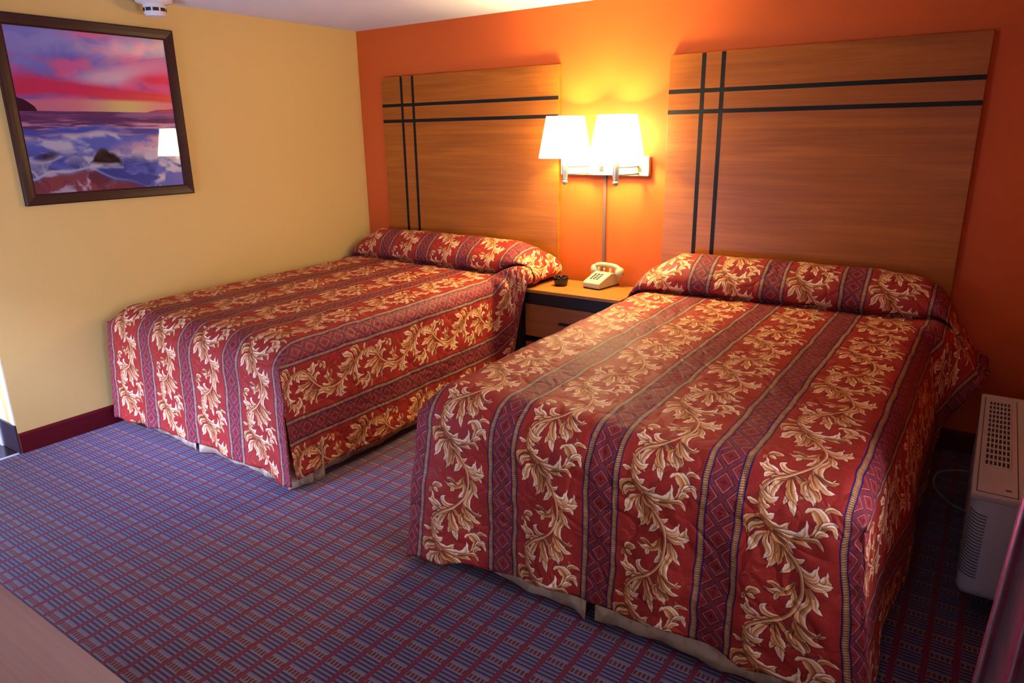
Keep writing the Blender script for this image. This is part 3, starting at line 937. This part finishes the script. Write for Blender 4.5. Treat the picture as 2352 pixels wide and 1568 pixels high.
obj('frame', bm, M['black'], ns)
dr = obj('drawer', L(NX0 + 0.033, NX1 - 0.033, NY0 + 0.008, NY0 + 0.3, 0.385, NZ - 0.098), M['drawer'], ns)
obj('handle', L(2.085, 2.215, NY0 - 0.012, NY0 + 0.009, 0.49, 0.505), M['black'], dr)
dr = obj('drawer', L(NX0 + 0.033, NX1 - 0.033, NY0 + 0.008, NY0 + 0.3, 0.09, 0.345), M['drawer'], ns)
obj('handle', L(2.085, 2.215, NY0 - 0.012, NY0 + 0.009, 0.22, 0.235), M['black'], dr)

# ------------------------------------------------------------------ ashtray
bm = lathe([(0.0, 0.0), (0.036, 0.0), (0.042, 0.006), (0.048, 0.03), (0.051, 0.046), (0.0495, 0.05), (0.045, 0.05), (0.042, 0.044), (0.036, 0.014), (0.0, 0.011)], 48, (0, 0, 0), cap=False)
bmesh.ops.remove_doubles(bm, verts=bm.verts, dist=1e-5)
for v in bm.verts:
    v.co.z *= 1.2
    a = math.atan2(v.co.y, v.co.x)
    if v.co.z > 0.04:
        for k in range(4):
            dd = abs((a - (k * PI / 2 + 0.5) + PI) % (2 * PI) - PI)
            if dd < 0.2: v.co.z -= 0.014 * (1 - dd / 0.2)
a_ = obj('ashtray', bm, M['ash'], smooth=True, loc=(1.978, -0.235, NZ))
tag(a_, 'small round black ashtray on the nightstand', 'ashtray')

# ------------------------------------------------------------------ telephone
ph = empty('telephone', (2.222, -0.128, NZ), 'ivory push-button desk telephone on the nightstand', 'telephone', rotz=math.radians(-9))
pw, pd = 0.066, 0.115
# body: side outline extruded across
outl = [(-pd, 0.008), (pd, 0.008), (pd, 0.062), (0.075, 0.078), (0.042, 0.09), (0.018, 0.092), (-0.107, 0.046), (-pd, 0.04)]
bm = prism(outl, 'x', -pw, pw, 0.005)
obj('body', bm, M['phone'], ph, smooth=False)
obj('base_plate', box(-pw + 0.004, pw - 0.004, -pd + 0.004, pd - 0.004, 0, 0.0085), M['phonedark'], ph)
sl = math.atan2(0.092 - 0.046, 0.125)
def on_face(u, w_, lift=0.001):
    """u across, w_ 0..1 up the sloping face."""
    return Vector((u, -0.107 + 0.125 * w_, 0.046 + 0.046 * w_)) + Vector((0, -math.sin(sl), math.cos(sl))) * lift
def face_box(u0, u1, w0, w1, th, bv=0.001):
    bm = bmesh.new()
    add_box(bm, u0, u1, 0, (w1 - w0) * 0.1332, 0, th, bv)
    bmesh.ops.rotate(bm, verts=bm.verts, cent=(0, 0, 0), matrix=Matrix.Rotation(sl, 3, 'X'))
    p = on_face(0, w0, 0.0002)
    bmesh.ops.translate(bm, verts=bm.verts, vec=(0, p.y, p.z))
    return bm
fp = obj('faceplate', face_box(-0.058, 0.058, 0.06, 0.95, 0.0016), plain('pale_ivory_plate', srgb(200, 195, 166), 0.34, var=0.01), ph)
for rrow in range(4):
    for cc_ in range(3):
        u = -0.030 + 0.024 * cc_
        obj('key', face_box(u - 0.0075, u + 0.0075, 0.24 + 0.145 * rrow, 0.24 + 0.145 * rrow + 0.085, 0.0055, 0.0012), M['key'], ph)
# cradle prongs
for sx in (-1, 1):
    obj('cradle', prism([(0.022, 0.08), (0.034, 0.08), (0.036, 0.118), (0.026, 0.118)], 'x', sx * 0.047 - 0.007, sx * 0.047 + 0.007, 0.003), M['phone'], ph)
    obj('cradle', prism([(0.084, 0.066), (0.096, 0.06), (0.098, 0.104), (0.088, 0.104)], 'x', sx * 0.047 - 0.007, sx * 0.047 + 0.007, 0.003), M['phone'], ph)
# handset: arched grip with two cups
hs_pts = catmull([(-0.098, 0.06, 0.105), (-0.075, 0.06, 0.126), (-0.03, 0.06, 0.134), (0.03, 0.06, 0.134), (0.075, 0.06, 0.126), (0.098, 0.06, 0.105)], 8)
bm = bmesh.new()
add_tube(bm, hs_pts, lambda s_: 0.0135 + 0.004 * abs(2 * s_ - 1), 14)
for sx in (-1, 1):
    m_ = Matrix.Translation((sx * 0.1, 0.06, 0.098)) @ Matrix.Rotation(sx * 0.28, 4, 'Y')
    b2 = lathe([(0.0, -0.026), (0.022, -0.026), (0.0285, -0.018), (0.029, -0.004), (0.026, 0.012), (0.018, 0.024), (0.006, 0.03), (0.0, 0.0305)], 24, cap=False)
    bmesh.ops.remove_doubles(b2, verts=b2.verts, dist=1e-5)
    bmesh.ops.transform(b2, matrix=m_, verts=b2.verts)
    me = bpy.data.meshes.new('tmp'); b2.to_mesh(me); b2.free(); bm.from_mesh(me); bpy.data.meshes.remove(me)
obj('handset', bm, M['phone'], ph, smooth=True)
# curly cord on the left, hanging down behind
pts = []
for i in range(160):
    s_ = i / 159
    cx = -0.099 + 0.02 * s_; cz = 0.07 * (1 - s_) + 0.012; cy = 0.055 - 0.10 * s_
    pts.append((cx + 0.005 * math.cos(i * 0.8) - 0.006, cy + 0.005 * math.sin(i * 0.8), cz))
obj('cord', tube(pts, 0.0016, 6), M['phone'], ph, smooth=True)

# ------------------------------------------------------------------ wall lamp
wl = empty('wall_lamp', (2.17, 0, 1.46), 'twin swing-arm wall lamp with two lit white shades above the nightstand', 'wall lamp')
ox, oz = 2.17, 1.46
bp_ = obj('back_plate', box(1.857 - ox, 2.484 - ox, -0.042, -0.001, 1.40 - oz, 1.522 - oz, 0.008, 3), M['plate'], wl)
# raised centre block
obj('switch_housing', box(2.06 - ox, 2.262 - ox, -0.062, -0.04, 1.402 - oz, 1.52 - oz, 0.008, 3), M['plate'], wl)
sw = obj('switch', box(2.157 - ox, 2.183 - ox, -0.068, -0.06, 1.43 - oz, 1.462 - oz, 0.002), M['key'], wl)
obj('outlet', box(2.408 - ox, 2.438 - ox, -0.0445, -0.04, 1.428 - oz, 1.456 - oz, 0.001), plain('olive_outlet', srgb(92, 84, 48), 0.5), wl)
LAMPS = ((1.992, 2.075), (2.347, 2.245))
LY = -0.215
for (lx, hx) in LAMPS:
    # two-bar swing arm from the plate hinge to the socket
    bm = bmesh.new()
    for dz in (-0.022, 0.022):
        hx2 = hx if lx < 2.1 else hx + 0.17
        add_tube(bm, [(hx2 - ox, -0.04, dz - 0.02), (hx2 - ox, -0.115, dz - 0.02), (lx - ox, LY + 0.01, dz - 0.02)], 0.007, 10)
    obj('swing_arm', bm, M['arm'], wl, smooth=True)
    obj('socket', lathe([(0.0, -0.078), (0.0165, -0.078), (0.0165, -0.074), (0.0155, -0.07), (0.018, -0.06), (0.021, 0.02), (0.019, 0.05), (0.014, 0.075), (0.014, 0.13), (0.0, 0.131)], 28, (lx - ox, LY, 0), cap=False), M['nickel'], wl, smooth=True)
    bm = bmesh.new(); bmesh.ops.create_uvsphere(bm, u_segments=20, v_segments=14, radius=0.0185)
    bmesh.ops.translate(bm, verts=bm.verts, vec=(lx - ox, LY, 1.368 - oz))
    obj('finial', bm, M['nickel'], wl, smooth=True)
    zb, zt = 1.516 - oz, 1.764 - oz
    sh = obj('lamp_shade', lathe([(0.165, zb), (0.1645, zb + 0.004), (0.118, zt - 0.004), (0.1175, zt)], 56, (lx - ox, LY, 0), cap=False), M['shade'], wl, smooth=True)
    # spider ring holding the shade
    bm = bmesh.new()
    for k in range(3):
        an = k * 2 * PI / 3 + 0.4
        add_tube(bm, [(lx - ox, LY, zb + 0.05), (lx - ox + 0.153 * math.cos(an), LY + 0.153 * math.sin(an), zb + 0.045)], 0.0022, 6)
    obj('shade_holder', bm, M['nickel'], wl)
    bm = bmesh.new(); bmesh.ops.create_uvsphere(bm, u_segments=20, v_segments=14, radius=0.03)
    bmesh.ops.translate(bm, verts=bm.verts, vec=(lx - ox, LY, 1.635 - oz))
    obj('light_bulb', bm, M['bulb'], wl, smooth=True)
    ld = bpy.data.lights.new('lamp_light', 'POINT'); ld.energy = 215; ld.color = (1.0, 0.84, 0.34); ld.shadow_soft_size = 0.034
    lo = bpy.data.objects.new('lamp_light', ld); lo.location = (lx - ox, LY, 1.635 - oz); link(lo, wl)
cv = obj('cable_cover', box(-0.0105, 0.0105, -0.014, -0.001, 0.0, 0.70, 0.003), M['conduit'], loc=(2.172, 0, 0.702))
tag(cv, 'narrow mauve cable cover running down the orange wall from the lamp', 'cable cover')

# ------------------------------------------------------------------ picture
py0, py1, pz0, pz1 = -2.5026, -1.5329, 1.3322, 2.2915
pc = empty('framed_picture', (0, (py0 + py1) / 2, pz0), 'large square sunset seascape picture in a dark frame on the yellow wall', 'picture')
oy, oz = (py0 + py1) / 2, pz0
fw_ = 0.058
bm = bmesh.new()
A = [(py0 - oy, 0), (py1 - oy, 0), (py1 - oy, pz1 - oz), (py0 - oy, pz1 - oz)]
pr = [(0.0, 0.002), (0.0, 0.022), (0.006, 0.027), (0.03, 0.024), (0.05, 0.02), (fw_, 0.015), (fw_, 0.002)]
rings = []
for (cy, cz) in A:
    sy, sz = (1 if cy < 0 else -1), (1 if cz < 0.01 else -1)
    rings.append([bm.verts.new((d_, cy + sy * i_, cz + sz * i_)) for i_, d_ in pr])
for k in range(4):
    a, b = rings[k], rings[(k + 1) % 4]
    for j in range(len(pr)):
        jn = (j + 1) % len(pr)
        bm.faces.new((a[j], b[j], b[jn], a[jn]))
obj('frame', bm, M['frame'], pc)
def flat_uv(name, x, y0, y1, z0, z1, mat, parent):
    bm = bmesh.new(); lay = bm.loops.layers.uv.new('UVMap')
    add_box(bm, x - 0.003, x, y0, y1, z0, z1)
    for f in bm.faces:
        for lp in f.loops:
            lp[lay].uv = ((lp.vert.co.y - y0) / (y1 - y0), (lp.vert.co.z - z0) / (z1 - z0))
    return obj(name, bm, mat, parent)
flat_uv('print', 0.009, py0 - oy + fw_ - 0.004, py1 - oy - fw_ + 0.004, fw_ - 0.004, pz1 - oz - fw_ + 0.004, M['print'], pc)
obj('glass', box(0.0095, 0.012, py0 - oy + fw_ - 0.003, py1 - oy - fw_ + 0.003, fw_ - 0.003, pz1 - oz - fw_ + 0.003), M['glass'], pc)

# ------------------------------------------------------------------ smoke detector
sd = empty('smoke_detector', (0.125, -1.685, H), 'white round smoke detector on the ceiling above the picture', 'smoke detector')
obj('base', lathe([(0.0, 0), (0.098, 0), (0.1, -0.012), (0.094, -0.026), (0.066, -0.036), (0.0, -0.037)], 40, cap=False), M['detector'], sd, smooth=False)
obj('sensor_head', lathe([(0.058, -0.036), (0.06, -0.05), (0.058, -0.085), (0.05, -0.097), (0.0, -0.099)], 40, cap=False), M['detector'], sd)
bm = bmesh.new()
for k in range(9):
    a0 = k * 2 * PI / 9; a1 = a0 + 2 * PI / 9 * 0.74
    vs = []
    for z_ in (-0.056, -0.074):
        vs.append([bm.verts.new((0.0615 * math.cos(a0 + (a1 - a0) * i / 5), 0.0615 * math.sin(a0 + (a1 - a0) * i / 5), z_)) for i in range(6)])
    for i in range(5): bm.faces.new((vs[0][i], vs[0][i + 1], vs[1][i + 1], vs[1][i]))
o = obj('vent', bm, M['dark'], sd)
s_ = o.modifiers.new('t', 'SOLIDIFY'); s_.thickness = 0.003

# ------------------------------------------------------------------ air conditioner under the window
ax0, ax1, ay0, ay1, az0, az1 = 4.358, 4.70, -1.565, -0.47, 0.095, 0.475
ac = empty('air_conditioner', ((ax0 + ax1) / 2, (ay0 + ay1) / 2, 0), 'beige and grey wall air conditioner unit right of the right-hand bed', 'air conditioner')
ox, oy = ac.location.x, ac.location.y
bm = bmesh.new()
vs = add_box(bm, ax0 - ox, ax1 - ox, ay0 - oy, ay1 - oy, az0, az1)
es = [e for e in bm.edges if (abs(e.verts[0].co.x - (ax0 - ox)) < 1e-4 and abs(e.verts[1].co.x - (ax0 - ox)) < 1e-4 and
      (abs(e.verts[0].co.z - e.verts[1].co.z) > 0.1 or e.verts[0].co.z + e.verts[1].co.z < 0.3))]
es += [e for e in bm.edges if abs(e.verts[0].co.y - (ay0 - oy)) < 1e-4 and abs(e.verts[1].co.y - (ay0 - oy)) < 1e-4 and e.verts[0].co.z + e.verts[1].co.z < 0.3 and abs(e.verts[0].co.z - e.verts[1].co.z) < 0.01]
es = list(set(es))
bmesh.ops.bevel(bm, geom=es, offset=0.035, segments=6, profile=0.5, affect='EDGES')
obj('body', bm, M['acbody'], ac, smooth=False)
# beige top cover with a rim
obj('top_cover', box(ax0 - 0.004 - ox, ax1 - ox, ay0 - 0.005 - oy, ay1 + 0.005 - oy, az1 - 0.006, az1 + 0.016, 0.006, 3), M['ac'], ac)
# recessed control and grille panel on top
px0, px1, py0_, py1_ = ax0 + 0.012, ax0 + 0.125, ay0 + 0.02, ay1 - 0.05
tz = az1 + 0.016
bm = bmesh.new()
add_box(bm, px0 - ox, px1 - ox, py0_ - oy, py1_ - oy, tz, tz + 0.0035, 0.0015, 2)
pn = obj('control_panel', bm, M['ac'], ac)
obj('panel_seam', box(px0 - 0.0025 - ox, px1 + 0.0025 - ox, py0_ - 0.0025 - oy, py1_ + 0.0025 - oy, tz - 0.001, tz + 0.0006), M['dark'], ac)
gx0, gx1, gy0, gy1 = px0 + 0.014, px1 - 0.022, ay0 + 0.245, py1_ - 0.06
gr = obj('grille', box(gx0 - ox, gx1 - ox, gy0 - oy, gy1 - oy, tz + 0.0036, tz + 0.0042), M['dark'], ac)
bm = bmesh.new()
NXG, NYG = 6, 13
for i in range(NXG + 1):
    xx = gx0 + (gx1 - gx0) * i / NXG
    add_box(bm, xx - 0.0023 - ox, xx + 0.0023 - ox, gy0 - 0.003 - oy, gy1 + 0.003 - oy, tz + 0.0036, tz + 0.0072)
for j in range(NYG + 1):
    yy_ = gy0 + (gy1 - gy0) * j / NYG
    add_box(bm, gx0 - 0.002 - ox, gx1 + 0.002 - ox, yy_ - 0.007 - oy, yy_ + 0.007 - oy, tz + 0.0036, tz + 0.0068)
obj('bars', bm, M['ac'], gr)
obj('badge', box(px1 - 0.034 - ox, px1 - 0.018 - ox, ay0 + 0.055 - oy, ay0 + 0.066 - oy, tz + 0.003, tz + 0.0045), M['key'], pn)
# louvre slots along the near left corner
bm = bmesh.new()
for k in range(21):
    z_ = az1 - 0.055 - k * 0.0118
    pts = []
    for i in range(7):
        an = PI + 0.35 + (PI / 2 - 0.35) * i / 6
        pts.append((ax0 + 0.035 + 0.0352 * math.cos(an) - ox, ay0 + 0.035 + 0.0352 * math.sin(an) - oy, z_ + 0.006 - 0.012 * i / 6))
    pts.append((ax0 + 0.052 - ox, ay0 - 0.0003 - oy, z_ - 0.0075))
    add_tube(bm, pts, 0.0019, 5)
lv = obj('louvre_slots', bm, M['dark'], ac)
lv['kind'] = 'stuff'
for yv in (ay0 + 0.25, ay1 - 0.25):
    obj('foot', box(ax0 + 0.14 - ox, ax1 - 0.02 - ox, yv - 0.04 - oy, yv + 0.04 - oy, 0, az0 + 0.002), M['dark'], ac)
cd = obj('power_cord', tube(catmull([(ax0 + 0.02 - ox, -0.66 - oy, 0.17), (4.322 - ox, -0.685 - oy, 0.185), (4.245 - ox, -0.765 - oy, 0.19), (4.232 - ox, -0.84 - oy, 0.165), (4.27 - ox, -0.92 - oy, 0.15), (4.325 - ox, -1.01 - oy, 0.16), (ax0 + 0.02 - ox, -1.06 - oy, 0.17)], 8), 0.0045, 8), M['cord'], ac, smooth=True)

# ------------------------------------------------------------------ curtain drawn to the end of the window
bm = bmesh.new()
n, m = 140, 46
g = []
for j in range(m + 1):
    f = j / m
    z = 2.30 - f * (2.30 - 0.035)
    row = []
    for i in range(n + 1):
        s_ = i / n
        # gathered folds, spreading a little towards the hem
        spread_ = 0.86 + 0.14 * f ** 2
        xx = 4.448 + 0.205 * s_ - 0.018 * f ** 3 * (1 - s_) + 0.02 * math.sin(f * 3 + 1) * (1 - s_)
        yy_ = -2.06 - 0.07 * math.sin(s_ * 2 * PI * 3.5 + 0.9 + 0.5 * f) * spread_ - 0.02 * math.sin(s_ * 17 + f * 2.2) - 0.05 * s_
        q = mnoise.noise(Vector((xx * 6, yy_ * 6, z * 2.2))) * 0.012
        row.append(bm.verts.new((xx, yy_ + q, z)))
    g.append(row)
for j in range(m):
    for i in range(n):
        bm.faces.new((g[j][i], g[j][i + 1], g[j + 1][i + 1], g[j + 1][i]))
cu = obj('curtain', bm, M['velvet'], smooth=True)
s_ = cu.modifiers.new('t', 'SOLIDIFY'); s_.thickness = 0.004
tag(cu, 'gathered rose velvet curtain hanging in front of the air conditioner', 'curtain')
rod = obj('curtain_rod', tube([(4.60, -4.40, 2.31), (4.60, -1.70, 2.31)], 0.014, 14), M['nickel'], smooth=True)
tag(rod, 'metal rod above the window that carries the rose curtain', 'curtain rod')
for yv in (-4.3, -1.8):
    obj('bracket', box(4.60, XR - 0.001, yv - 0.01, yv + 0.01, 2.30, 2.32), M['nickel'], rod)

# ------------------------------------------------------------------ table in the foreground
tb = empty('table', (2.65, -4.07, 0), 'pale wood table with rounded edge in the lower left foreground', 'table')
ox, oy = 2.65, -4.07
def rr(x0, x1, y0, y1, r_, n_=8):
    out = []
    for cx, cy, a0 in ((x1 - r_, y1 - r_, 0), (x0 + r_, y1 - r_, PI / 2), (x0 + r_, y0 + r_, PI), (x1 - r_, y0 + r_, 1.5 * PI)):
        for i in range(n_ + 1):
            an = a0 + PI / 2 * i / n_
            out.append((cx + r_ * math.cos(an), cy + r_ * math.sin(an)))
    return out
bm = prism(rr(1.75 - ox, 3.55 - ox, -4.44 - oy, -3.722 - oy, 0.04), 'z', 0.715, 0.75, 0.006)
obj('top', bm, M['desk'], tb)
bm = bmesh.new()
add_box(bm, 1.83 - ox, 3.47 - ox, -3.80 - oy, -3.78 - oy, 0.62, 0.714)
add_box(bm, 1.83 - ox, 3.47 - ox, -4.40 - oy, -4.38 - oy, 0.62, 0.714)
for xx in (1.83, 3.45): add_box(bm, xx - ox, xx + 0.02 - ox, -4.38 - oy, -3.80 - oy, 0.62, 0.714)
obj('apron', bm, M['desk'], tb)
for xx in (1.82, 3.43):
    for yv in (-4.40, -3.83):
        obj('leg', box(xx - ox, xx + 0.05 - ox, yv - oy, yv + 0.05 - oy, 0, 0.714, 0.004), M['desk'], tb)

# ------------------------------------------------------------------ daylight
def area(name, loc, rot, sx, sy, e, c):
    ld = bpy.data.lights.new(name, 'AREA'); ld.shape = 'RECTANGLE'; ld.size = sx; ld.size_y = sy
    ld.energy = e; ld.color = c
    o = bpy.data.objects.new(name, ld); o.location = loc; o.rotation_euler = rot; link(o)
    return o
# bright ground and sky outside the glass door in the front wall and outside the window, then two added fills
area('door_ground_daylight', ((DX0 + DX1) / 2, YF - 0.30, 0.45), (math.radians(90), 0, 0), DX1 - DX0 + 0.1, 0.9, 125, (0.50, 0.58, 1.0))
area('door_sky_daylight', (0.3, YF - 1.7, 3.7), (math.radians(36), 0, math.radians(-8)), 3.0, 1.4, 4700, (0.36, 0.47, 1.0))
area('window_daylight', (XR + 0.135, -2.98, 1.36), (0, math.radians(90), 0), 1.4, 1.3, 30, (0.78, 0.80, 1.0))
area('curtain_fill_light', (XR + 0.10, -2.44, 1.30), (0, math.radians(90), 0), 1.3, 0.24, 22, (0.80, 0.80, 1.0))  # added fill strip close to the curtain, brightens its folds
area('front_fill_light', ((FX0 + FX1) / 2, YF - 0.16, (FZ0 + FZ1) / 2), (math.radians(90), 0, 0), 0.8, 1.1, 5, (0.66, 0.72, 1.0))  # added fill at the added opening, lights curtain and near end of the unit
w = bpy.data.worlds.new('World'); SC.world = w; w.use_nodes = True
w.node_tree.nodes['Background'].inputs[0].default_value = (0.55, 0.68, 1.0, 1)
w.node_tree.nodes['Background'].inputs[1].default_value = 0.6

# ------------------------------------------------------------------ camera
f_px, yaw, pitch, roll = 1609.95, -0.6034, 0.2869, -0.0157
fwd = Vector((math.sin(yaw) * math.cos(pitch), math.cos(yaw) * math.cos(pitch), -math.sin(pitch)))
r0 = Vector((math.cos(yaw), -math.sin(yaw), 0)); u0 = r0.cross(fwd)
rt = r0 * math.cos(roll) + u0 * math.sin(roll); up = u0 * math.cos(roll) - r0 * math.sin(roll)
cam = bpy.data.cameras.new('camera'); cam.sensor_width = 36.0; cam.lens = f_px / 2352 * 36.0
cam.clip_start = 0.02; cam.clip_end = 60
co = bpy.data.objects.new('camera', cam)
mw = Matrix((rt, up, -fwd)).transposed().to_4x4(); mw.translation = Vector((4.2873, -4.1659, 1.6606))
co.matrix_world = mw
link(co)
SC.camera = co
vs = SC.view_settings
vs.view_transform = 'Standard'; vs.look = 'None'; vs.gamma = 1.0; vs.use_curve_mapping = False; vs.exposure = 0.02
